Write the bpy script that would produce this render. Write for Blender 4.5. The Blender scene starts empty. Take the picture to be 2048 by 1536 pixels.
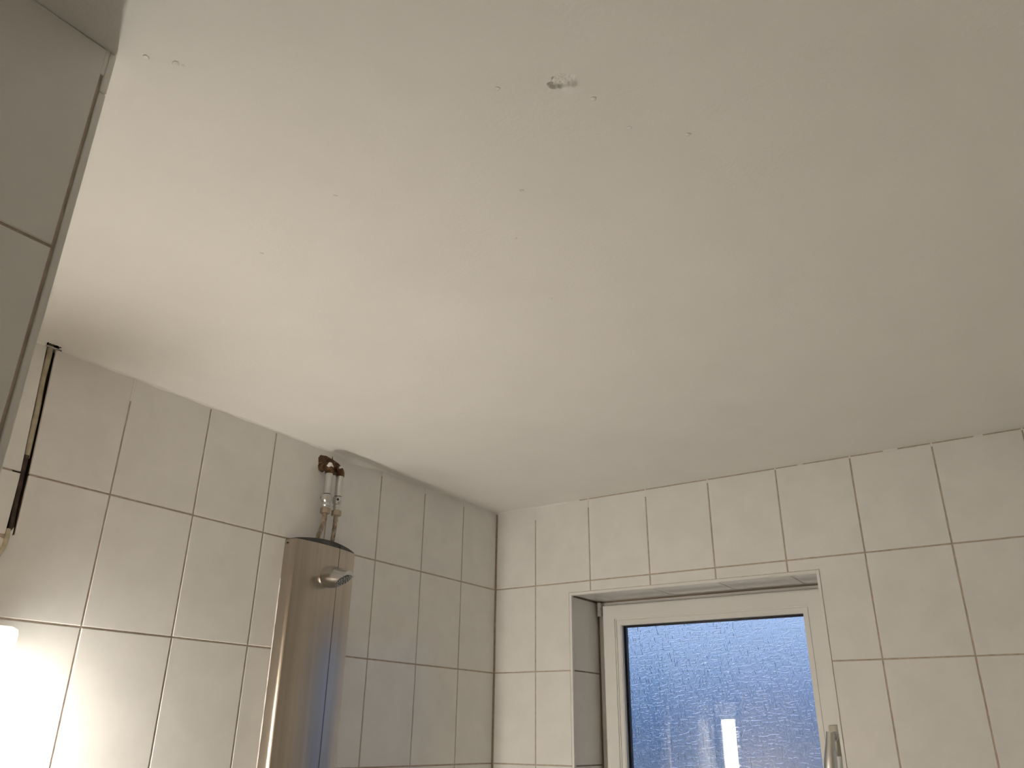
import bpy, bmesh, math, random
from mathutils import Vector, Matrix, noise

random.seed(7)
D = bpy.data
SC = bpy.context.scene
COL = SC.collection
H = 2.40                       # ceiling height; below, z is often given relative to the ceiling
R = math.radians

# ------------------------------------------------------------------ camera
yaw, pitch, roll = -0.60161, 0.41271, 0.01241
fwd = Vector((math.sin(yaw)*math.cos(pitch), math.cos(yaw)*math.cos(pitch), math.sin(pitch)))
rgt = Vector((math.cos(yaw), -math.sin(yaw), 0))
up = rgt.cross(fwd)
r2 = math.cos(roll)*rgt + math.sin(roll)*up
u2 = -math.sin(roll)*rgt + math.cos(roll)*up
cam = D.cameras.new('camera')
cam.sensor_fit = 'HORIZONTAL'; cam.sensor_width = 36.0
cam.lens = 1600.0/2048.0*36.0
cam.clip_start = 0.02
cam_o = D.objects.new('camera', cam); COL.objects.link(cam_o)
M = Matrix((r2, u2, -fwd)).transposed().to_4x4()
M.translation = Vector((1.51221, -2.12434, H-0.67233))
cam_o.matrix_world = M
SC.camera = cam_o

# ------------------------------------------------------------------ world: dusk sky over dark ground
w = D.worlds.new('dusk'); SC.world = w; w.use_nodes = True
nt = w.node_tree; nt.nodes.clear()
o = nt.nodes.new('ShaderNodeOutputWorld'); bg = nt.nodes.new('ShaderNodeBackground')
tc = nt.nodes.new('ShaderNodeTexCoord'); sx = nt.nodes.new('ShaderNodeSeparateXYZ')
mr = nt.nodes.new('ShaderNodeMapRange'); cr = nt.nodes.new('ShaderNodeValToRGB')
nt.links.new(tc.outputs['Generated'], sx.inputs[0]); nt.links.new(sx.outputs['Z'], mr.inputs[0])
mr.inputs[1].default_value = -1; mr.inputs[2].default_value = 1
nt.links.new(mr.outputs[0], cr.inputs[0]); nt.links.new(cr.outputs[0], bg.inputs[0]); nt.links.new(bg.outputs[0], o.inputs[0])
els = cr.color_ramp.elements
els[0].position = 0.0; els[0].color = (.12, .17, .28, 1)
els[1].position = 1.0; els[1].color = (.60, .78, 1.12, 1)
for ps, c in ((.475, (.14, .20, .33, 1)), (.50, (.085, .165, .35, 1)), (.52, (.14, .255, .51, 1)), (.565, (.42, .60, .97, 1)), (.65, (.60, .78, 1.12, 1))):
    e = els.new(ps); e.color = c
bg.inputs[1].default_value = 1.0
LAMP = 47.5                    # radiance of the tube of the wall lamp

vs = SC.view_settings
vs.view_transform = 'Standard'; vs.look = 'None'; vs.gamma = 1.0; vs.exposure = 0.0; vs.use_curve_mapping = False

# ------------------------------------------------------------------ materials
def mat(name, col, rough=.5, metal=0., **kw):
    m = D.materials.new(name); m.use_nodes = True
    b = m.node_tree.nodes['Principled BSDF']
    b.inputs['Base Color'].default_value = (*col, 1); b.inputs['Roughness'].default_value = rough
    b.inputs['Metallic'].default_value = metal
    for k, v in kw.items(): b.inputs[k.replace('_', ' ')].default_value = v
    return m
def N(m, t): return m.node_tree.nodes.new(t)
def Lk(m, a, b): m.node_tree.links.new(a, b)
def P(m): return m.node_tree.nodes['Principled BSDF']
def noisy(m, scale, c1, c2, lo=.35, hi=.65, stretch=(1, 1, 1), detail=4, target='Base Color', rnd=0.0):
    t = N(m, 'ShaderNodeTexCoord'); mp = N(m, 'ShaderNodeMapping'); nz = N(m, 'ShaderNodeTexNoise'); rp = N(m, 'ShaderNodeValToRGB')
    mp.inputs['Scale'].default_value = stretch
    nz.inputs['Scale'].default_value = scale; nz.inputs['Detail'].default_value = detail
    rp.color_ramp.elements[0].position = lo; rp.color_ramp.elements[1].position = hi
    rp.color_ramp.elements[0].color = (*c1, 1); rp.color_ramp.elements[1].color = (*c2, 1)
    if rnd:
        oi = N(m, 'ShaderNodeObjectInfo'); ml = N(m, 'ShaderNodeMath'); ml.operation = 'MULTIPLY'; ml.inputs[1].default_value = rnd
        Lk(m, oi.outputs['Random'], ml.inputs[0]); ad = N(m, 'ShaderNodeVectorMath'); ad.operation = 'ADD'
        Lk(m, t.outputs['Object'], ad.inputs[0]); Lk(m, ml.outputs[0], ad.inputs[1]); Lk(m, ad.outputs[0], mp.inputs[0])
    else: Lk(m, t.outputs['Object'], mp.inputs[0])
    Lk(m, mp.outputs[0], nz.inputs['Vector']); Lk(m, nz.outputs[0], rp.inputs[0]); Lk(m, rp.outputs[0], P(m).inputs[target])
    return nz
def bump(m, scale, dist, strength=1., detail=3, stretch=(1, 1, 1)):
    t = N(m, 'ShaderNodeTexCoord'); mp = N(m, 'ShaderNodeMapping'); nz = N(m, 'ShaderNodeTexNoise'); bp = N(m, 'ShaderNodeBump')
    mp.inputs['Scale'].default_value = stretch
    nz.inputs['Scale'].default_value = scale; nz.inputs['Detail'].default_value = detail
    bp.inputs['Strength'].default_value = strength; bp.inputs['Distance'].default_value = dist
    Lk(m, t.outputs['Object'], mp.inputs[0]); Lk(m, mp.outputs[0], nz.inputs['Vector'])
    Lk(m, nz.outputs[0], bp.inputs['Height']); Lk(m, bp.outputs[0], P(m).inputs['Normal'])

m_tile = mat('glazed_tile', (.78, .775, .76), .13)
noisy(m_tile, 14, (.835, .83, .815), (.875, .87, .855), .36, .62, detail=6, rnd=40.)
m_grout = mat('grout', (.5, .42, .35), .9); noisy(m_grout, 60, (.43, .36, .295), (.57, .485, .41)); 
m_plaster = mat('painted_plaster', (.80, .79, .77), .75)
noisy(m_plaster, 5, (.875, .865, .845), (.90, .89, .87)); bump(m_plaster, 190, .0012, .35, 4)
m_filler = mat('white_filler', (.86, .85, .83), .6); bump(m_filler, 150, .001, .5)
m_trim = mat('white_edge_trim', (.86, .85, .83), .3)
m_upvc = mat('white_window_plastic', (.87, .865, .85), .28)
m_dark = mat('black_rubber', (.012, .013, .018), .5)
m_chrome = mat('chrome', (.62, .62, .62), .17, 1.)
m_dullchrome = mat('dull_chrome', (.62, .62, .61), .30, 1.)
m_nickel = mat('brownish_brass', (.40, .34, .27), .38, 1.)
m_rust = mat('stained_mortar', (.10, .055, .03), .9); noisy(m_rust, 90, (.05, .026, .014), (.20, .115, .06), .3, .7); bump(m_rust, 120, .0015)
m_brass = mat('old_brass', (.45, .30, .13), .45, .8); noisy(m_brass, 70, (.07, .036, .018), (.27, .16, .075), .4, .75)
m_hose = mat('braided_hose', (.34, .29, .235), .42, .55); noisy(m_hose, 160, (.20, .16, .125), (.46, .40, .33), .4, .6, (1, 1, .6))
m_cap = mat('anthracite_plastic', (.055, .055, .058), .38); noisy(m_cap, 45, (.04, .04, .042), (.10, .098, .095), .45, .75)
m_cable = mat('cream_cable', (.56, .51, .37), .5); noisy(m_cable, 60, (.46, .41, .28), (.62, .57, .43))
m_browncable = mat('brown_sheath', (.055, .036, .028), .6); noisy(m_browncable, 50, (.035, .024, .018), (.09, .055, .04))
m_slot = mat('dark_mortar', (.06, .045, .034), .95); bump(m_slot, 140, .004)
m_lampbody = mat('white_lamp_plastic', (.82, .81, .78), .35)
m_lampend = mat('opal_end_lit', (.85, .84, .81), .35)
P(m_lampend).inputs['Emission Color'].default_value = (1, .93, .82, 1); P(m_lampend).inputs['Emission Strength'].default_value = 1.1
m_beige = mat('beige_plastic', (.60, .57, .48), .4)
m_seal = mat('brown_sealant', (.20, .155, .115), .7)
m_screw = mat('screw_hole', (.02, .018, .016), .6)
m_cream = mat('cream_wall_paint', (.82, .765, .66), .7); noisy(m_cream, 5, (.81, .755, .65), (.83, .775, .67))
m_floor = mat('floor_tile', (.7, .68, .65), .35); noisy(m_floor, 12, (.66, .64, .61), (.74, .72, .69))

m_steel = mat('brushed_steel', (.46, .41, .355), .3, 1.)
noisy(m_steel, 30, (.40, .355, .305), (.51, .46, .40), .3, .7, (1, 1.6, .04), 5)
bump(m_steel, 260, .0004, .12, 2, (1, 1, .02))

m_tube = D.materials.new('opal_tube_lit'); m_tube.use_nodes = True
b = P(m_tube); b.inputs['Base Color'].default_value = (.9, .9, .88, 1)
b.inputs['Emission Color'].default_value = (1.0, .93, .81, 1); b.inputs['Emission Strength'].default_value = LAMP

m_glass = mat('clear_glass', (1, 1, 1), 0.0, 0., Transmission_Weight=1.0, IOR=1.45)
m_obscure = mat('obscured_glass', (.97, .985, 1.0), 0.03, 0., Transmission_Weight=1.0, IOR=1.45)
def obscure(m):
    t = N(m, 'ShaderNodeTexCoord'); hs = []
    for st, off in (((36, 1, 150), 0.0), ((150, 1, 42), 7.3)):
        mp = N(m, 'ShaderNodeMapping'); mp.inputs['Scale'].default_value = st; mp.inputs['Location'].default_value = (off, off, off)
        nz = N(m, 'ShaderNodeTexNoise'); nz.inputs['Scale'].default_value = 1.0; nz.inputs['Detail'].default_value = 1.0
        rp = N(m, 'ShaderNodeMapRange'); rp.interpolation_type = 'SMOOTHSTEP'; rp.inputs[1].default_value = .44; rp.inputs[2].default_value = .66
        Lk(m, t.outputs['Object'], mp.inputs[0]); Lk(m, mp.outputs[0], nz.inputs['Vector']); Lk(m, nz.outputs[0], rp.inputs[0]); hs.append(rp.outputs[0])
    mx = N(m, 'ShaderNodeMath'); mx.operation = 'MAXIMUM'; Lk(m, hs[0], mx.inputs[0]); Lk(m, hs[1], mx.inputs[1])
    bp = N(m, 'ShaderNodeBump'); bp.inputs['Strength'].default_value = 1.0; bp.inputs['Distance'].default_value = .0010
    Lk(m, mx.outputs[0], bp.inputs['Height']); Lk(m, bp.outputs[0], P(m).inputs['Normal'])
obscure(m_obscure)

# ------------------------------------------------------------------ mesh helpers
def mesh(name, bm, m, smooth=False):
    me = D.meshes.new(name); bmesh.ops.recalc_face_normals(bm, faces=bm.faces); bm.to_mesh(me); bm.free()
    me.materials.append(m)
    if smooth:
        for p in me.polygons: p.use_smooth = True
    return me
def obj(name, me, parent=None, loc=(0, 0, 0)):
    o = D.objects.new(name, me); COL.objects.link(o); o.location = loc
    if parent is not None:
        o.parent = parent
        o.matrix_parent_inverse = Matrix.Translation(-parent.location)
    return o
def tag(o, label, cat=None, group=None, kind=None):
    o['label'] = label
    if cat: o['category'] = cat
    if group: o['group'] = group
    if kind: o['kind'] = kind
    return o
def empty(name, loc):
    o = D.objects.new(name, None); COL.objects.link(o); o.location = loc; o.empty_display_size = .05
    return o
def box(bm, x0, x1, y0, y1, z0, z1, bev=0.):
    t = bmesh.new()
    v = [t.verts.new(p) for p in ((x0,y0,z0),(x1,y0,z0),(x1,y1,z0),(x0,y1,z0),(x0,y0,z1),(x1,y0,z1),(x1,y1,z1),(x0,y1,z1))]
    for f in ((3,2,1,0),(4,5,6,7),(0,1,5,4),(1,2,6,5),(2,3,7,6),(3,0,4,7)): t.faces.new([v[i] for i in f])
    if bev: bmesh.ops.bevel(t, geom=t.edges[:], offset=bev, segments=2, affect='EDGES', profile=.5)
    tm = D.meshes.new('tmp'); t.to_mesh(tm); t.free(); bm.from_mesh(tm); D.meshes.remove(tm)
def prism(bm, pts, ext):       # pts: list of Vector (closed polygon), ext: Vector
    a = [bm.verts.new(p) for p in pts]; c = [bm.verts.new(p+ext) for p in pts]; n = len(pts)
    bm.faces.new(a[::-1]); bm.faces.new(c)
    for i in range(n): bm.faces.new((a[i], a[(i+1) % n], c[(i+1) % n], c[i]))
def tube(bm, path, rads, seg=16, sq=(1., 1.), caps=True):   # swept circle along a list of points
    rings = []; path = [Vector(p) for p in path]
    if not isinstance(rads, (list, tuple)): rads = [rads]*len(path)
    ref = None
    for i, p in enumerate(path):
        d = (path[min(i+1, len(path)-1)] - path[max(i-1, 0)])
        if d.length < 1e-9: d = Vector((0, 0, 1))
        d.normalize()
        if ref is None: ref = Vector((1, 0, 0)) if abs(d.x) < .8 else Vector((0, 1, 0))
        a = (ref - d*ref.dot(d)).normalized(); c = d.cross(a); ref = a
        rings.append([bm.verts.new(p + rads[i]*(a*math.cos(2*math.pi*k/seg)*sq[0] + c*math.sin(2*math.pi*k/seg)*sq[1])) for k in range(seg)])
    for i in range(len(rings)-1):
        for k in range(seg): bm.faces.new((rings[i][k], rings[i][(k+1) % seg], rings[i+1][(k+1) % seg], rings[i+1][k]))
    if caps: bm.faces.new(rings[0][::-1]); bm.faces.new(rings[-1])
def lathe(bm, base, axis, prof, seg=20, caps=True):          # prof: (distance along axis, radius); doubled radii give sharp steps
    axis = Vector(axis).normalized(); base = Vector(base)
    a = axis.orthogonal().normalized(); c = axis.cross(a); rings = []
    for d, r in prof:
        rings.append([bm.verts.new(base+axis*d+r*(a*math.cos(2*math.pi*k/seg)+c*math.sin(2*math.pi*k/seg))) for k in range(seg)])
    for i in range(len(rings)-1):
        for k in range(seg): bm.faces.new((rings[i][k], rings[i][(k+1) % seg], rings[i+1][(k+1) % seg], rings[i+1][k]))
    if caps: bm.faces.new(rings[0][::-1]); bm.faces.new(rings[-1])
def autosmooth(o, ang=35):
    for p in o.data.polygons: p.use_smooth = True
    o.data.set_sharp_from_angle(angle=R(ang))
    return o

# ------------------------------------------------------------------ room constants
TW_B, X0 = 0.19351, 0.15115       # back wall: tile pitch, first joint
TW_L, Y0 = 0.18818, 0.17964       # left wall
TH = 0.25038                      # rows
JW = 0.0034                       # joint width
XR, YF = 2.50, -3.20              # right wall, wall behind the camera
XJ, YJ = 0.781, -1.828            # near-left projecting wall: face and free edge
WX0, WX1, WZ1, WZ0 = .272, 1.003, H-.2815, H-1.30   # edge of the tiled window opening
RV = .0075                        # edge trim width round the opening
FRY = .165                        # depth of the window frame
SUB = .0017                       # grout lies this far behind the tile faces

# ------------------------------------------------------------------ ceiling (with a faint crease and chipped spots)
GS = .02
cx0, cy0 = -.10, YF-.10
nx, ny = int(round((XR+.1-cx0)/GS)), int(round((.10-cy0)/GS))
def patch_cells(xa, xb, ya, yb):
    return {(i, j) for i in range(nx) for j in range(ny) if xa-1e-4 <= cx0+i*GS < xb-1e-4 and ya-1e-4 <= cy0+j*GS < yb-1e-4}
CH = (1.14, 1.20, -1.56, -1.50); SH = (.0, .02, -1.52, -1.46)
skip = patch_cells(*CH) | patch_cells(*SH)
Cc = Vector((.789, -1.83)); cu = Vector((.869, .495)); cn = Vector((.495, -.869))
def sstep(a, b_, x):
    t = max(0., min(1., (x-a)/(b_-a))); return t*t*(3-2*t)
def ceil_z(x, y):
    d = Vector((x, y))-Cc; s = d.dot(cn); t = d.dot(cu)
    if s <= 0 or t < -.02: return 0.
    f = max(0., 1-max(0., t-.30)/.45)
    return .0045*(1-math.exp(-s/.08))*f*sstep(.0, .12, t)
bm = bmesh.new(); vv = {}
for i in range(nx+1):
    for j in range(ny+1):
        x, y = cx0+i*GS, cy0+j*GS
        inp = any(a-1e-4 <= x <= b_+1e-4 and c-1e-4 <= y <= d+1e-4 for a, b_, c, d in (CH, SH))
        vv[i, j] = bm.verts.new((x, y, H+(0 if inp else ceil_z(x, y))))
for i in range(nx):
    for j in range(ny):
        if (i, j) not in skip: bm.faces.new((vv[i, j], vv[i, j+1], vv[i+1, j+1], vv[i+1, j]))
me = D.meshes.new('ceiling'); bm.to_mesh(me); bm.free(); me.materials.append(m_plaster)
for p in me.polygons: p.use_smooth = True
bm = bmesh.new(); bm.from_mesh(me); box(bm, cx0, XR+.1, cy0, .10, H+.05, H+.2); bm.to_mesh(me); bm.free()
ceiling = tag(obj('ceiling', me), 'white painted plaster ceiling with a chipped spot and small bumps', 'ceiling', kind='structure')
def patch(name, xa, xb, ya, yb, fn, m, res=.0008):
    bm = bmesh.new(); n1, n2 = int(round((xb-xa)/res)), int(round((yb-ya)/res))
    g = [[bm.verts.new((xa+(xb-xa)*i/n1, ya+(yb-ya)*j/n2, H+fn(xa+(xb-xa)*i/n1, ya+(yb-ya)*j/n2))) for j in range(n2+1)] for i in range(n1+1)]
    for i in range(n1):
        for j in range(n2): bm.faces.new((g[i][j], g[i][j+1], g[i+1][j+1], g[i+1][j]))
    me = D.meshes.new(name); bm.to_mesh(me); bm.free(); me.materials.append(m)
    for p in me.polygons: p.use_smooth = True
    return obj(name, me, ceiling)
def sstep(a, b_, x):
    t = max(0., min(1., (x-a)/(b_-a))); return t*t*(3-2*t)
def chip(x, y):
    u, v = x-1.166, y+1.529
    r = math.hypot(u*.85, v*1.25); nz = noise.noise(Vector((x*220, y*220, 3)))*.35+noise.noise(Vector((x*90, y*90, 8)))*.5
    rr = .0122*(1+.75*nz)
    h = .0036*sstep(rr, rr-.0024, r)*(1+.35*noise.noise(Vector((x*400, y*400, 1))))
    lip = -.0040*math.exp(-((u-.006)**2+(v-.008)**2)/(2*.0045**2))*sstep(rr-.001, rr+.001, r)
    return h+lip
tag(patch('plaster_chip', *CH, chip, m_plaster), 'chipped hole with torn paint in the ceiling')
def shole(x, y):
    nz = noise.noise(Vector((x*300, y*300, 5)))*.0035
    a = sstep(.0115+nz, .0085+nz, x)*sstep(-1.498, -1.4955, y+nz)*sstep(-1.4715, -1.474, y+nz)
    return .035*a
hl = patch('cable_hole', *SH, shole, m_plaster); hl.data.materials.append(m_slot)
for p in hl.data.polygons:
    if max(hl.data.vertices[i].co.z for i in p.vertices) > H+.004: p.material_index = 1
tag(hl, 'ragged dark hole where the cable enters the ceiling')
for k, (x, y, r) in enumerate(((.807,-1.81,.0035),(.826,-1.786,.004),(1.183,-1.486,.0035),(1.196,-1.42,.003),(1.25,-1.37,.0035),
        (.80,-1.52,.003),(.60,-1.48,.003),(.45,-.78,.004),(.90,-1.12,.003),(.83,-1.83+.05,.002),(1.10,-1.56,.003),(1.02,-1.39,.003),(.95,-1.30,.002))):
    bm = bmesh.new(); bmesh.ops.create_uvsphere(bm, u_segments=10, v_segments=6, radius=r)
    for v in bm.verts:
        v.co.z *= .16; v.co += Vector((1, 1, .2))*noise.noise(v.co*500+Vector((k, 0, 0)))*r*.4
    obj('plaster_bump', mesh('plaster_bump', bm, m_plaster, True), ceiling, (x, y, H-.0002+ceil_z(x, y)))

# ------------------------------------------------------------------ tiles
tile_cache = {}
AX = {'L': (Vector((0, 1, 0)), Vector((0, 0, 1)), Vector((1, 0, 0))),      # faces +x
      'B': (Vector((1, 0, 0)), Vector((0, 0, 1)), Vector((0, -1, 0))),     # faces -y
      'R': (Vector((0, 1, 0)), Vector((0, 0, 1)), Vector((-1, 0, 0))),     # faces -x
      'S': (Vector((1, 0, 0)), Vector((0, 1, 0)), Vector((0, 0, -1)))}     # faces down
def offset(pts, d):
    out = []; n = len(pts)
    ar = sum(pts[i][0]*pts[(i+1) % n][1]-pts[(i+1) % n][0]*pts[i][1] for i in range(n))
    sg = 1 if ar > 0 else -1
    for i in range(n):
        p0, p1, p2 = Vector(pts[i-1]), Vector(pts[i]), Vector(pts[(i+1) % n])
        e1, e2 = (p1-p0).normalized(), (p2-p1).normalized()
        n1, n2 = Vector((-e1.y, e1.x))*sg, Vector((-e2.y, e2.x))*sg
        bs = n1+n2; k = d*2/max(.3, bs.length_squared)
        out.append(tuple(p1+bs*k))
    return out
def tile_mesh(ax, pts):
    key = (ax, tuple((round(a, 5), round(c, 5)) for a, c in pts))
    if key in tile_cache: return tile_cache[key]
    u, v, n = AX[ax]; bm = bmesh.new()
    rings = []
    for d, h in ((0, -.005), (0, -.0009), (.0010, 0)):
        rings.append([bm.verts.new(u*a+v*c+n*h) for a, c in (offset(pts, d) if d else pts)])
    k = len(pts)
    for a, c in zip(rings, rings[1:]):
        for i in range(k): bm.faces.new((a[i], a[(i+1) % k], c[(i+1) % k], c[i]))
    bm.faces.new(rings[2]); bm.faces.new(rings[0][::-1])
    me = mesh('tile', bm, m_tile); tile_cache[key] = me
    return me
def tile(ax, wall, a0, a1, c0, c1, plane, poly=None):
    """one tile between a0..a1 and c0..c1 (joints already taken off) with its face in the given plane"""
    ca, cc = (a0+a1)/2, (c0+c1)/2
    pts = poly or [(a0, c0), (a1, c0), (a1, c1), (a0, c1)]
    pts = [(a-ca, c-cc) for a, c in pts]
    u, v, n = AX[ax]; base = {'L': Vector((1, 0, 0)), 'B': Vector((0, 1, 0)), 'R': Vector((1, 0, 0)), 'S': Vector((0, 0, 1))}[ax]
    o = obj('tile', tile_mesh(ax, pts), wall, u*ca+v*cc+base*plane+n*random.uniform(-.0003, .0002))
    t1, t2 = random.gauss(0, .0011), random.gauss(0, .0011)
    o.rotation_euler = Matrix.Rotation(t1, 3, u).to_euler() if abs(t1) > abs(t2) else Matrix.Rotation(t2, 3, v).to_euler()
    return o
rows = [(H-TH*(k+1), H-TH*k) for k in range(9)]+[(0, H-TH*9)]
def rowspan(k):
    z0, z1 = rows[k]
    return z0+JW/2, (z1-JW/2 if k else z1-.0028)

# ------------------------------------------------------------------ left wall
def slot_edge_l(z): return -1.493+(H-z)*.052 if z > H-.30 else -1.4774+(H-.30-z)*.075
def slot_edge_r(z): return -1.4745+(H-z)*.045 if z > H-.20 else -1.4655+(H-.20-z)*.02
SLZ = H-.362
bm = bmesh.new()
box(bm, -.12, -SUB, -1.463, .12, 0, H+.04)
box(bm, -.12, -SUB, YJ-.02, -1.494, 0, H+.04)
box(bm, -.12, -SUB, -1.494, -1.463, 0, SLZ)
box(bm, -.12, -.03, -1.494, -1.463, SLZ, H+.04)
wl = tag(obj('wall_left', mesh('wall_left', bm, m_grout)), 'left wall with white marbled tiles behind the shower panel', 'wall', kind='structure')
ycols = [(-Y0, 0.0)] + [(-(Y0+TW_L*(i+1)), -(Y0+TW_L*i)) for i in range(7)] + [(YJ, -(Y0+TW_L*7))]
NO = (-.792, -.708, H-.0605, H-.019)      # broken-out opening round the pipe ends
for ci, (ya, yb) in enumerate(ycols):
    for k in range(10):
        z0, z1 = rowspan(k)
        a, c = ya+JW/2, yb-(JW/2 if ci else .0036)
        poly = None
        if ci == 7 and k == 0:
            poly = [(slot_edge_r(z0), z0), (c, z0), (c, z1), (slot_edge_r(z1), z1)]; a = slot_edge_r(z0)
        elif ci == 8 and k == 0:
            poly = [(a, z0), (slot_edge_l(z0), z0), (slot_edge_l(z1), z1), (a, z1)]
        elif ci == 7 and k == 1:
            poly = [(a, z0), (c, z0), (c, z1), (slot_edge_r(z1), z1), (slot_edge_r(SLZ+.05), SLZ+.05), (slot_edge_r(SLZ), SLZ+.002),
                    (slot_edge_r(SLZ)-.004, SLZ), (slot_edge_r(SLZ)-.0042, SLZ+.014), (-1.472, SLZ+.004), (-1.4725, SLZ-.006), (-1.4795, SLZ-.008), (a, SLZ-.003)]
        elif ci == 8 and k == 1:
            poly = [(a, z0), (c, z0), (c, SLZ), (-1.4785, SLZ), (slot_edge_l(SLZ+.1), SLZ+.1), (slot_edge_l(z1), z1), (a, z1)]
        elif ci == 3 and k == 0:      # tile with the right half of the opening
            poly = [(a, z0), (c, z0), (c, z1), (a, z1), (a, NO[3]-.001), (-.722, NO[3]-.006), (NO[1], NO[3]-.012), (NO[1]+.001, NO[2]+.010), (-.716, NO[2]+.002), (a, NO[2]+.001)]
        elif ci == 4 and k == 0:
            poly = [(a, z0), (c, z0), (c, NO[2]+.001), (-.778, NO[2]+.003), (-.789, NO[2]+.012), (NO[0], NO[3]-.010), (-.786, NO[3]-.001), (-.766, NO[3]+.002), (c, NO[3]-.001), (c, z1), (a, z1)]
        tile('L', wl, a, c, z0, z1, 0.0, poly)
bm = bmesh.new()       # stained mortar inside the broken-out opening
g = [[bm.verts.new((-.0055+.0006*noise.noise(Vector((i*.9, j*.9, 2))), -.795+.09*i/18, H-.063+.047*j/10)) for j in range(11)] for i in range(19)]
for i in range(18):
    for j in range(10): bm.faces.new((g[i][j], g[i+1][j], g[i+1][j+1], g[i][j+1]))
mo = mesh('mortar', bm, m_rust, True)
wl.data.materials.append(m_rust)
# cut the substrate so that the opening is open: a shallow pocket panel stands in front of the grout
for v in mo.vertices: v.co.x += .0040
tag(obj('mortar', mo, wl), 'rust-brown mortar round the pipe ends')
bm = bmesh.new()       # dark lining of the cable slot
box(bm, -.0305, -.0255, -1.4955, -1.4615, SLZ-.001, H+.03)
box(bm, -.0305, -.004, -1.4965, -1.4935, SLZ-.001, H+.03)
box(bm, -.0305, -.004, -1.4635, -1.4615, SLZ-.001, H+.03)
tag(obj('slot_lining', mesh('slot_lining', bm, m_slot), wl), 'dark brown mortar inside the cable slot')

# ------------------------------------------------------------------ back wall with the window opening
bm = bmesh.new(); T = .28
box(bm, -.12, WX0+RV-.006, SUB, T, 0, H+.04)
box(bm, WX1-RV+.006, XR+.12, SUB, T, 0, H+.04)
box(bm, WX0+RV-.006, WX1-RV+.006, SUB, T, WZ1-RV+.006, H+.04)
box(bm, WX0+RV-.006, WX1-RV+.006, SUB, T, 0, WZ0)
wb = tag(obj('wall_back', mesh('wall_back', bm, m_grout)), 'back wall with white marbled tiles round the window', 'wall', kind='structure')
xcols = [(0., X0)] + [(X0+TW_B*j, X0+TW_B*(j+1)) for j in range(11)] + [(X0+TW_B*11, XR)]
ex0, ex1, ez1 = WX0-.0012, WX1+.0012, WZ1+.0012
for ci, (xa, xb) in enumerate(xcols):
    for k in range(10):
        z0, z1 = rowspan(k); a, c = xa+(JW/2 if ci else .0036), xb-JW/2
        if xb-xa < .02: continue
        if z0 >= ez1 or z1 <= WZ0 or c <= ex0 or a >= ex1:
            tile('B', wb, a, c, z0, z1, 0.); continue
        # the window opening cuts this tile
        L_, R_ = a < ex0, c > ex1
        if z1 > ez1+.004:       # top row of the opening
            if L_: poly = [(a, z0), (ex0, z0), (ex0, ez1), (c, ez1), (c, z1), (a, z1)]; tile('B', wb, a, c, z0, z1, 0., poly)
            elif R_: poly = [(ex1, z0), (c, z0), (c, z1), (a, z1), (a, ez1), (ex1, ez1)]; tile('B', wb, a, c, z0, z1, 0., poly)
            else: tile('B', wb, a, c, ez1, z1, 0.)
        elif z0 < WZ0 < z1:
            if L_: poly = [(a, z0), (c, z0), (c, WZ0), (ex0, WZ0), (ex0, z1), (a, z1)]; tile('B', wb, a, c, z0, z1, 0., poly)
            elif R_: poly = [(a, z0), (c, z0), (c, z1), (ex1, z1), (ex1, WZ0), (a, WZ0)]; tile('B', wb, a, c, z0, z1, 0., poly)
            else: tile('B', wb, a, c, z0, WZ0, 0.)
        else:
            if L_: tile('B', wb, a, ex0, z0, z1, 0.)
            elif R_: tile('B', wb, ex1, c, z0, z1, 0.)
# tiled reveals
rx0, rx1, rz1 = WX0+RV, WX1-RV, WZ1-RV
for k in range(1, 6):
    z0, z1 = rowspan(k); z1 = min(z1, rz1-.003); z0 = max(z0, WZ0+.012)
    if z1-z0 < .01: continue
    tile('L', wb, .002, FRY+.03, z0, z1, rx0-.0005); tile('R', wb, .002, FRY+.03, z0, z1, rx1+.0005)
for xa, xb in xcols:
    a, c = max(xa+JW/2, rx0+.003), min(xb-JW/2, rx1-.003)
    if c-a > .01: tile('S', wb, a, c, .002, FRY+.03, rz1+.0005)

def strip(bm, ax, p0, p1):
    box(bm, *p0, *p1)
t1 = empty('trim_1', (WX0, 0, WZ1)); tag(t1, 'thin white edge strip framing the tiled window opening', 'trim', kind='structure')
for nm, b_ in (('side_strip', (WX0, WX0+RV, -.0006, .010, WZ0, WZ1-RV*.0)), ('side_strip', (WX1-RV, WX1, -.0006, .010, WZ0, WZ1)), ('top_strip', (WX0+RV, WX1-RV, -.0006, .010, WZ1-RV, WZ1))):
    bm = bmesh.new(); box(bm, *b_, bev=.0008); obj(nm, mesh(nm, bm, m_trim), t1)
bm = bmesh.new(); box(bm, WX0+.002, WX1-.002, -.02, FRY+.03, WZ0-.005, WZ0+.012, .002)
tag(obj('trim_2', mesh('window_sill', bm, m_trim)), 'white window sill board under the obscured window', 'sill', kind='structure')

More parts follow.
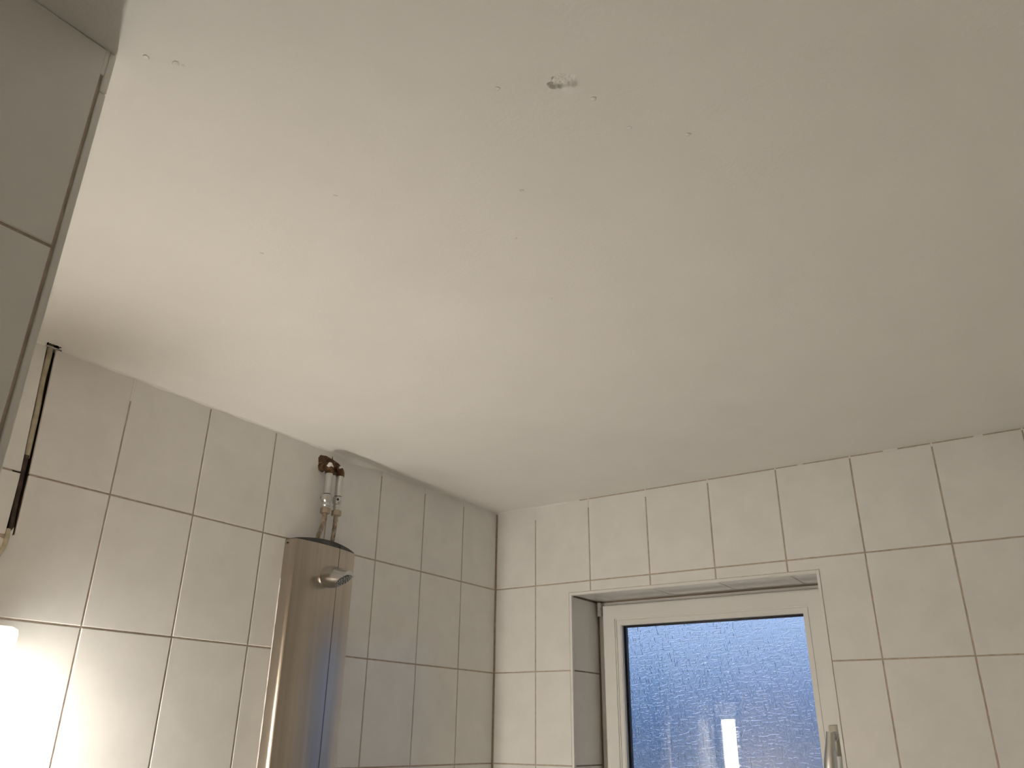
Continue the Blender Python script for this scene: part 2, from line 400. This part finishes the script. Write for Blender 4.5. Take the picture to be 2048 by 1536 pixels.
# ------------------------------------------------------------------ near-left projecting wall
bm = bmesh.new(); box(bm, -.12, XJ-SUB, YF-.12, YJ-.004, 0, H+.04)
wn = tag(obj('wall_near_left', mesh('wall_near_left', bm, m_grout)), 'shaded projecting tiled wall at the near left edge', 'wall', kind='structure')
EW = .0078
yc = [YJ-EW-.0032-TW_L*i for i in range(8)]
for i in range(7):
    for k in range(10):
        z0, z1 = rowspan(k)
        a, c = max(yc[i+1]+(JW if i < 7 else 0), YF), yc[i]
        if c-a > .02: tile('L', wn, a, c, z0, z1+(.0022 if k == 0 else 0), XJ)
bm = bmesh.new(); box(bm, XJ-SUB-.001, XJ-.0003, YJ-EW-.0035, YJ-EW+.0003, H-.034, H); tag(obj('joint_filler', mesh('joint_filler', bm, m_filler), wn), 'white filler at the top of the joint')
t3 = empty('trim_3', (XJ, YJ, 0)); tag(t3, 'narrow tile edge strip on the corner of the near left wall', 'trim', kind='structure')
for z0, z1 in ((0, H-.056), (H-.0545, H-.0012)):
    bm = bmesh.new(); box(bm, XJ-.010, XJ+.0004, YJ-EW, YJ, z0, z1, .0012); obj('edge_strip', mesh('edge_strip', bm, m_trim), t3)

# ------------------------------------------------------------------ the walls behind the camera and the floor
bm = bmesh.new(); box(bm, XR, XR+.12, YF-.12, .12, 0, H+.04)
tag(obj('wall_right', mesh('wall_right', bm, m_cream)), 'plain cream wall on the right beside the camera', 'wall', kind='structure')
bm = bmesh.new(); box(bm, -.12, XR+.12, YF-.12, YF, 0, H+.04)
tag(obj('wall_front', mesh('wall_front', bm, m_cream)), 'plain cream wall behind the camera', 'wall', kind='structure')
bm = bmesh.new(); box(bm, -.12, XR+.12, YF-.12, T, -.1, 0)
tag(obj('floor', mesh('floor', bm, m_floor)), 'grey floor of the bathroom', 'floor', kind='structure')

# ------------------------------------------------------------------ filler along the ceiling joint
def filler_plugs(bm, ax, spots):
    for pos, ln in spots:
        if ax == 'L': box(bm, -SUB-.001, .0001, -pos-JW/2-.0002, -pos+JW/2+.0002, H-ln, H)
        else: box(bm, pos-JW/2-.0002, pos+JW/2+.0002, -.0001, SUB+.001, H-ln, H)
def bead(bm, ax, s0, s1, fn, n):
    prev = None
    for i in range(n+1):
        s = s0+(s1-s0)*i/n; hh, dd = fn(s)
        row = []
        for q in range(5):
            t = q/4
            dp, dz = dd*(1-t)**1.6, hh*t**1.6
            row.append(bm.verts.new((-.001+dp, s, H-dz+.0006*(q == 0)) if ax == 'L' else (s, .001-dp, H-dz+.0006*(q == 0))))
        if prev:
            for q in range(4): bm.faces.new((prev[q], row[q], row[q+1], prev[q+1]))
        prev = row
def fl(s):
    n_ = noise.noise(Vector((s*18, 0, 4)))
    h = .006+.004*n_; d = .005+.003*n_
    bl = math.exp(-((s+.66)/.07)**2)
    return max(.003, h+.012*bl), max(.002, d+.010*bl)
bm = bmesh.new(); bead(bm, 'L', -1.465, 0, fl, 220); bead(bm, 'L', YJ, -1.496, fl, 50)
filler_plugs(bm, 'L', [(Y0+TW_L*6, .052), (Y0+TW_L*5, .006), (Y0+TW_L*4, .006), (Y0+TW_L*3, .012), (Y0+TW_L*2, .017), (Y0+TW_L, .022), (Y0, .018)])
tag(autosmooth(obj('trim_4', mesh('ceiling_filler', bm, m_filler))), 'lumpy white filler bead between left tiled wall and ceiling', 'trim', kind='structure')
bm = bmesh.new()
def fb(s):
    n_ = noise.noise(Vector((s*22, 3, 4)))
    return .007+.003*n_, .006+.003*n_
bead(bm, 'B', .0, .315, fb, 60)
for a, c in ((.985, 1.0), (1.20, 1.235), (1.405, 1.425), (1.64, 1.8)): bead(bm, 'B', a, c, lambda s: (.005, .004), 6)
filler_plugs(bm, 'B', [(X0, .043), (X0+TW_B, .028), (X0+TW_B*2, .023), (X0+TW_B*3, .011), (X0+TW_B*4, .005), (X0+TW_B*5, .006), (X0+TW_B*6, .010), (X0+TW_B*7, .005)])
tag(autosmooth(obj('trim_5', mesh('ceiling_filler', bm, m_filler))), 'patchy white filler between window wall and ceiling', 'trim', kind='structure')

# ------------------------------------------------------------------ window
win = empty('window_1', (.6375, FRY, H-1.29)); tag(win, 'white plastic window with obscured glass and dusk light behind', 'window', kind='structure')
FZ0 = WZ0+.012
def ring(bm, x0, x1, z0, z1, wx, wz, y0, y1, bev=.0):
    box(bm, x0, x0+wx, y0, y1, z0, z1, bev); box(bm, x1-wx, x1, y0, y1, z0, z1, bev)
    box(bm, x0+wx, x1-wx, y0, y1, z1-wz, z1, bev); box(bm, x0+wx, x1-wx, y0, y1, z0, z0+wz, bev)
def mring(x0, x1, z0, z1, wd, y0, y1, bev=.0015):      # mitred frame, front face at y0
    bm = bmesh.new()
    o_ = [(x0, z0), (x1, z0), (x1, z1), (x0, z1)]; i_ = [(x0+wd, z0+wd), (x1-wd, z0+wd), (x1-wd, z1-wd), (x0+wd, z1-wd)]
    V = [[bm.verts.new((x, y, z)) for x, z in q] for q, y in ((o_, y0), (i_, y0), (i_, y1), (o_, y1))]
    for a, c in ((0, 1), (1, 2), (2, 3), (3, 0)):
        for k in range(4): bm.faces.new((V[a][k], V[a][(k+1) % 4], V[c][(k+1) % 4], V[c][k]))
    bmesh.ops.recalc_face_normals(bm, faces=bm.faces)
    if bev:
        eds = [e for e in bm.edges if all(abs(v.co.y-y0) < 1e-6 for v in e.verts) and (e.verts[0].co.x == e.verts[1].co.x or e.verts[0].co.z == e.verts[1].co.z)]
        bmesh.ops.bevel(bm, geom=eds, offset=bev, segments=2, affect='EDGES')
    return bm
frm = obj('frame', mesh('frame', mring(rx0-.001, rx1+.001, FZ0, rz1+.001, .045, FRY, .24, .002), m_upvc), win)
SX0, SX1, SZ0, SZ1 = .305, .970, FZ0+.02, H-.3045
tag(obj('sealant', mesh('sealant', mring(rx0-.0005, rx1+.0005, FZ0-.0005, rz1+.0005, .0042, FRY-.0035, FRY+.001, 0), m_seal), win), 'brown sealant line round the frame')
sash = obj('sash', mesh('sash', mring(SX0, SX1, SZ0, SZ1, .0445, .144, .205, .0040), m_upvc), win)
tag(obj('sash_shadow_seal', mesh('sash_shadow_seal', mring(SX0-.0014, SX1+.0014, SZ0-.0014, SZ1+.0014, .008, .153, .166, 0), m_seal), win), 'thin dark seal drawing the shadow line behind the sash edge')  # brown seal, set slightly proud to paint in the shadow line round the sash
bead_o = obj('glazing_bead', mesh('glazing_bead', mring(SX0+.0440, SX1-.0440, SZ0+.0440, SZ1-.0440, .0160, .1490, .1665, .0022), m_upvc), sash)
gx0, gx1, gz0, gz1 = SX0+.0600, SX1-.0600, SZ0+.060, SZ1-.060
obj('gasket', mesh('gasket', mring(gx0-.002, gx1+.002, gz0-.002, gz1+.002, .0042, .1645, .168, 0), m_dark), sash)
obj('spacer', mesh('spacer', mring(gx0-.006, gx1+.006, gz0-.006, gz1+.006, .0105, .1722, .1858, 0), m_dark), sash)
bm = bmesh.new(); box(bm, gx0-.005, gx1+.005, .168, .172, gz0-.005, gz1+.005)
tag(obj('pane', mesh('pane', bm, m_glass), win), 'clear inner pane')
bm = bmesh.new(); box(bm, gx0-.005, gx1+.005, .186, .1905, gz0-.005, gz1+.005)
tag(obj('pane', mesh('pane', bm, m_obscure), win), 'obscured outer pane with a woven stroke texture')
# hinge
bm = bmesh.new()
for z0, z1 in ((H-.3090, H-.2935), (H-.3185, H-.3098), (H-.3345, H-.3193)):
    lathe(bm, (.2935, .1455, z0), (0, 0, 1), ((0, .0050), (.0008, .0058), (z1-z0-.0008, .0058), (z1-z0, .0050)), 16)
box(bm, .288, .299, .150, .166, H-.330, H-.297)
tag(autosmooth(obj('hinge', mesh('hinge', bm, m_upvc), win)), 'white hinge barrel in the top left corner')
# handle on the right stile
HX, HZ = .9525, H-.668
bm = bmesh.new(); box(bm, HX-.0135, HX+.0135, .135, .1445, HZ-.046, HZ+.026, .004)
hd = tag(autosmooth(obj('handle', mesh('handle', bm, m_beige), win)), 'window handle with beige base plate and chrome lever')
bm = bmesh.new(); lathe(bm, (HX, .137, HZ), (0, -1, 0), ((0, .011), (.006, .011), (.008, .0085), (.034, .0085)), 20)
autosmooth(obj('neck', mesh('neck', bm, m_chrome), hd))
bm = bmesh.new()
pth = []; rd = []
for i in range(13):
    t = i/12
    pth.append((HX-.002-.012*t, .103-.012*math.sin(t*1.5), HZ+.010-.13*t)); rd.append(.0075+.0050*sstep(0, .6, t)-.002*sstep(.9, 1, t))
tube(bm, pth, rd, 18, (1.3, .55))
autosmooth(obj('lever', mesh('lever', bm, m_dullchrome), hd))

# ------------------------------------------------------------------ shower panel
PY, PW, PT, PB = -.7600, .1060, H-.2545, H-1.55
sp = empty('shower_panel', (0, PY, PB)); tag(sp, 'curved brushed steel shower panel with dark top cap on the left tiled wall', 'shower panel')
def prof(inset=0.):
    pts = []
    w_ = PW-inset
    pts.append((.0006, -w_))
    n = 90
    def front(t): return .0295-.006*t+.012*(1-t*t)-.007*max(0, (abs(t)-.95)/.05)**2-inset
    for i in range(n+1):
        t = -1+2*i/n; y = t*w_
        pts.append((front(t)-(.001 if i in (0, n) else 0), y))
        if i == 60:          # fold line near the right edge
            pts.append((front(t)-.0045, y+.0014)); pts.append((front(t)-.0008, y+.0030))
    pts.append((.0006, w_))
    return pts
bm = bmesh.new(); pf = prof()
prism(bm, [Vector((x, PY+y, PB)) for x, y in pf], Vector((0, 0, PT-PB)))
body = autosmooth(obj('body', mesh('body', bm, m_steel), sp), 30)
# domed dark cap on top
bm = bmesh.new(); pc = prof(.0012)
n = len(pc); bot = [bm.verts.new((x, PY+y, PT-.002)) for x, y in pc]
mid = [bm.verts.new((x, PY+y, PT+.0015+.0115*max(0, 1-(y/PW)**2))) for x, y in pc]
bm.faces.new(bot[::-1]); bm.faces.new(mid)
for i in range(n): bm.faces.new((bot[i], bot[(i+1) % n], mid[(i+1) % n], mid[i]))
tag(autosmooth(obj('top_cap', mesh('top_cap', bm, m_cap), sp), 40), 'anthracite plastic end cap')
bm = bmesh.new(); lathe(bm, (.0105, PY-PW+.0012, PT-.0085), (0, -1, .0), ((0, .0034), (.0016, .0034)), 12)
bmesh.ops.scale(bm, vec=(1.35, 1, .65), verts=bm.verts, space=Matrix.Translation(-Vector((.0105, PY-PW, PT-.0085))))
obj('screw', mesh('screw', bm, m_screw), sp)
bm = bmesh.new()
for s_, sgn in ((PY-PW, -1), (PY+PW, 1)):
    prev = None
    for i in range(121):
        z = PB+(PT-.09-PB)*i/120; r = .0018+.0012*noise.noise(Vector((z*45, s_, 0)))
        row = [bm.verts.new(p) for p in ((.0004, s_+sgn*r, z), (r*.45, s_+sgn*r*.45, z), (r*1.1, s_-sgn*.0002, z))]
        if prev:
            for q in range(2): bm.faces.new((prev[q], row[q], row[q+1], prev[q+1]))
        prev = row
tag(autosmooth(obj('silicone_bead', mesh('silicone_bead', bm, m_filler), sp), 60), 'white silicone along the panel edges')
# fixed shower head
HB = Vector((.043, -.7595, H-.3295)); ha = Vector((1, -.03, -.10)).normalized()
bm = bmesh.new()
lathe(bm, HB, ha, ((-.006, .0215), (.0, .0250), (.010, .0262), (.024, .0250), (.040, .0215), (.056, .0180), (.068, .0165), (.0745, .0150), (.078, .009)), 32)
fn_ = Vector((.42, 0, -.91)).normalized()      # cut the underside for the spray face
fc = HB+ha*.056-Vector((0, 0, .0085))
res_ = bmesh.ops.bisect_plane(bm, geom=bm.verts[:]+bm.edges[:]+bm.faces[:], plane_co=fc, plane_no=fn_, clear_outer=True)
bmesh.ops.holes_fill(bm, edges=[e for e in bm.edges if e.is_boundary])
head = tag(autosmooth(obj('shower_head', mesh('shower_head', bm, m_chrome), sp)), 'chrome shower head')
bm = bmesh.new()
ux = (Vector((1, 0, 0))-fn_*fn_.x).normalized(); uy = fn_.cross(ux)
pts = []
for i in range(28):
    a = 2*math.pi*i/28; pts.append(fc+fn_*.0004+ux*(.003+.0225*math.cos(a))+uy*.0135*math.sin(a))
prism(bm, pts, fn_*.0012)
spf = obj('spray_face', mesh('spray_face', bm, m_cap), head)
bm = bmesh.new()
for rr, k in ((.35, 6), (.62, 10), (.88, 16)):
    for i in range(k):
        a = 2*math.pi*(i+.5*(rr > .5))/k
        lathe(bm, fc+fn_*.0014+ux*(.003+.0225*rr*math.cos(a))+uy*.0135*rr*math.sin(a), fn_, ((0, .0012), (.0018, .0009)), 8)
nz_ = obj('spray_nozzles', mesh('spray_nozzles', bm, m_dullchrome), head); nz_['kind'] = 'stuff'

# ------------------------------------------------------------------ water connections above the panel
def connection(label, y, zt, hose_pts, dz, turn):
    X = .031
    t = empty('water_connection', (0, y, H-.25)); tag(t, label, 'water pipe', 'water connections above the shower panel')
    bm = bmesh.new()
    pth = [(-.004, y, zt+.016), (.010, y, zt+.016), (X-.010, y, zt+.015), (X-.004, y, zt+.011), (X, y, zt+.003), (X, y, zt-.006)]
    tube(bm, pth, [.0105, .0105, .0108, .0112, .0108, .0108], 18)
    lathe(bm, (-.002, y, zt+.016), (1, 0, 0), ((0, .0125), (.006, .0125), (.0075, .0108)), 6)
    autosmooth(obj('elbow', mesh('elbow', bm, m_brass), t))
    bm = bmesh.new(); bmesh.ops.create_icosphere(bm, subdivisions=3, radius=.0098 if turn < 0 else .0080)
    for v in bm.verts:
        v.co *= 1+.35*noise.noise(v.co*190+Vector((y*50, 0, 0))); v.co.x *= .55; v.co += Vector((X+.0015, y-.001, zt+.013))
    tag(obj('plaster_dab', mesh('plaster_dab', bm, m_filler), t), 'dab of white plaster on the elbow')
    bm = bmesh.new(); lathe(bm, (X, y, zt-.004), (0, 0, -1), ((0, .0088), (.001, .0096), (.054, .0096), (.055, .0088)), 28)
    autosmooth(obj('extension_sleeve', mesh('extension_sleeve', bm, m_dullchrome), t))
    z = zt-.0605
    bm = bmesh.new(); lathe(bm, (X, y, z+.0022), (0, 0, -1), ((-.001, .0094), (.0018, .0094)), 20)
    obj('gap_ring', mesh('gap_ring', bm, m_screw), t)  # near-black ring stands in for the shaded gap between sleeve and valve
    bm = bmesh.new()
    lathe(bm, (X, y, z+.002), (0, 0, -1), ((0, .0078), (.002, .0078), (.0021, .0112), (.004, .0126), (.016, .0126), (.021, .0102), (.0228, .0082), (.0240, .0104), (.030, .0104), (.0325, .0085), (.037, .0085)), 24)
    lathe(bm, (X, y, z-.009), (.75*turn, -.66, 0), ((.006, .0062), (.0135, .0062), (.0145, .0052)), 16)
    vb = autosmooth(obj('valve_body', mesh('valve_body', bm, m_dullchrome), t))
    bm = bmesh.new(); d = Vector((.75*turn, -.66, 0)).normalized(); lathe(bm, Vector((X, y, z-.009))+d*.0140, d, ((0, .0036), (.0010, .0034)), 14)
    obj('valve_screw', mesh('valve_screw', bm, m_screw), vb)
    bm = bmesh.new(); zn = z-.0335; lathe(bm, (X, y, zn), (0, 0, -1), ((0, .0105), (.0012, .0125), (.0135, .0125), (.0150, .0105)), 6)
    autosmooth(obj('union_nut', mesh('union_nut', bm, m_nickel), t), 25)
    h0 = Vector((X, y, zn-.013))
    bm = bmesh.new(); lathe(bm, h0, (hose_pts[0][0]*.3, hose_pts[0][1]*.35, -1), ((0, .0058), (.012, .0058), (.0125, .0066), (.0155, .0066), (.016, .0056)), 18)
    autosmooth(obj('ferrule', mesh('ferrule', bm, m_nickel), t))
    bm = bmesh.new(); P_ = [h0]
    for dx, dy, dzz in hose_pts: P_.append(h0+Vector((dx, dy, dzz)))
    C_ = []                                        # Catmull-Rom through the points
    Q = [P_[0]]+P_+[P_[-1]]
    for i in range(1, len(Q)-2):
        for k in range(8):
            s = k/8; a, b_, c, d = Q[i-1], Q[i], Q[i+1], Q[i+2]
            C_.append(.5*((2*b_)+(c-a)*s+(2*a-5*b_+4*c-d)*s*s+(3*b_-a-3*c+d)*s**3))
    C_.append(P_[-1]); tube(bm, C_, .0054, 14)
    autosmooth(obj('hose', mesh('hose', bm, m_hose), t), 60)
connection('left one of the two chrome pipe valves above the shower panel, with leaning hose', -.779, H-.068,
           [(-.001, -.003, -.03), (-.006, -.010, -.065), (-.014, -.014, -.13)], 0, -.6)
connection('right one of the two chrome pipe valves above the shower panel, with straight hose', -.7415, H-.066,
           [(-.001, .000, -.03), (-.005, .001, -.065), (-.013, .001, -.13)], 0, 1.)

# ------------------------------------------------------------------ electrical cable in the slot
cb = empty('electric_cable', (0, -1.48, H-.4)); tag(cb, 'cream flat cable running down a wall slot from the ceiling to the lamp', 'cable')
bm = bmesh.new()
pth = []
for i in range(25):
    z = H+.02-.24*i/24; y = (slot_edge_l(min(z, H))+slot_edge_r(min(z, H)))/2+.0004*math.sin(i*.6)
    pth.append((-.0085+.0015*math.sin(i*.45), y, z))
tube(bm, pth, .0056, 12, (.5, 1.0)); autosmooth(obj('sheath', mesh('sheath', bm, m_cable), cb), 60)
bm = bmesh.new(); pth = []
for i in range(17):
    z = H-.215-.155*i/16; y = (slot_edge_l(z)+slot_edge_r(z))/2-.0012
    pth.append((-.0080+.004*sstep(.6, 1, i/16), y, z))
tube(bm, pth, .0050, 12, (.6, 1.)); tag(autosmooth(obj('stained_sheath', mesh('stained_sheath', bm, m_browncable), cb), 60), 'dark brown stained lower piece of the cable')
bm = bmesh.new()
P_ = [Vector(p) for p in ((-.004, -1.4735, H-.352), (.001, -1.4745, H-.366), (.0055, -1.4775, H-.385), (.006, -1.484, H-.405), (.006, -1.494, H-.43), (.008, -1.499, H-.47), (.014, -1.497, H-.522))]
tube(bm, P_, .0040, 12, (.7, 1.)); autosmooth(obj('lead', mesh('lead', bm, m_cable), cb), 60)

# ------------------------------------------------------------------ wall lamp (fluorescent tube light)
LX, LY, LZ1, LZ0 = .064, -1.484, H-.521, H-1.52
lp = empty('wall_lamp', (0, LY, LZ0)); tag(lp, 'lit white tube lamp mounted upright on the left tiled wall', 'lamp')
bm = bmesh.new(); box(bm, .0008, .034, LY-.029, LY+.029, LZ0+.01, LZ1-.004, .004); autosmooth(obj('base', mesh('base', bm, m_lampbody), lp))
for za, zb, nm in ((LZ1-.078, LZ1, 'end_cap'), (LZ0, LZ0+.062, 'end_cap')):
    bm = bmesh.new(); box(bm, .002, LX+.030, LY-.030, LY+.030, za, zb, .012)
    autosmooth(obj(nm, mesh(nm, bm, m_lampend), lp))
bm = bmesh.new(); lathe(bm, (LX, LY, LZ0+.055), (0, 0, 1), ((0, .0265), (LZ1-LZ0-.130, .0265)), 28)
autosmooth(obj('tube', mesh('tube', bm, m_tube), lp))
bm = bmesh.new(); lathe(bm, (.045, LY, LZ1-.001), (0, 0, 1), ((0, .022), (.004, .020), (.006, .016)), 20)
autosmooth(obj('cap_rim', mesh('cap_rim', bm, m_lampbody), lp))
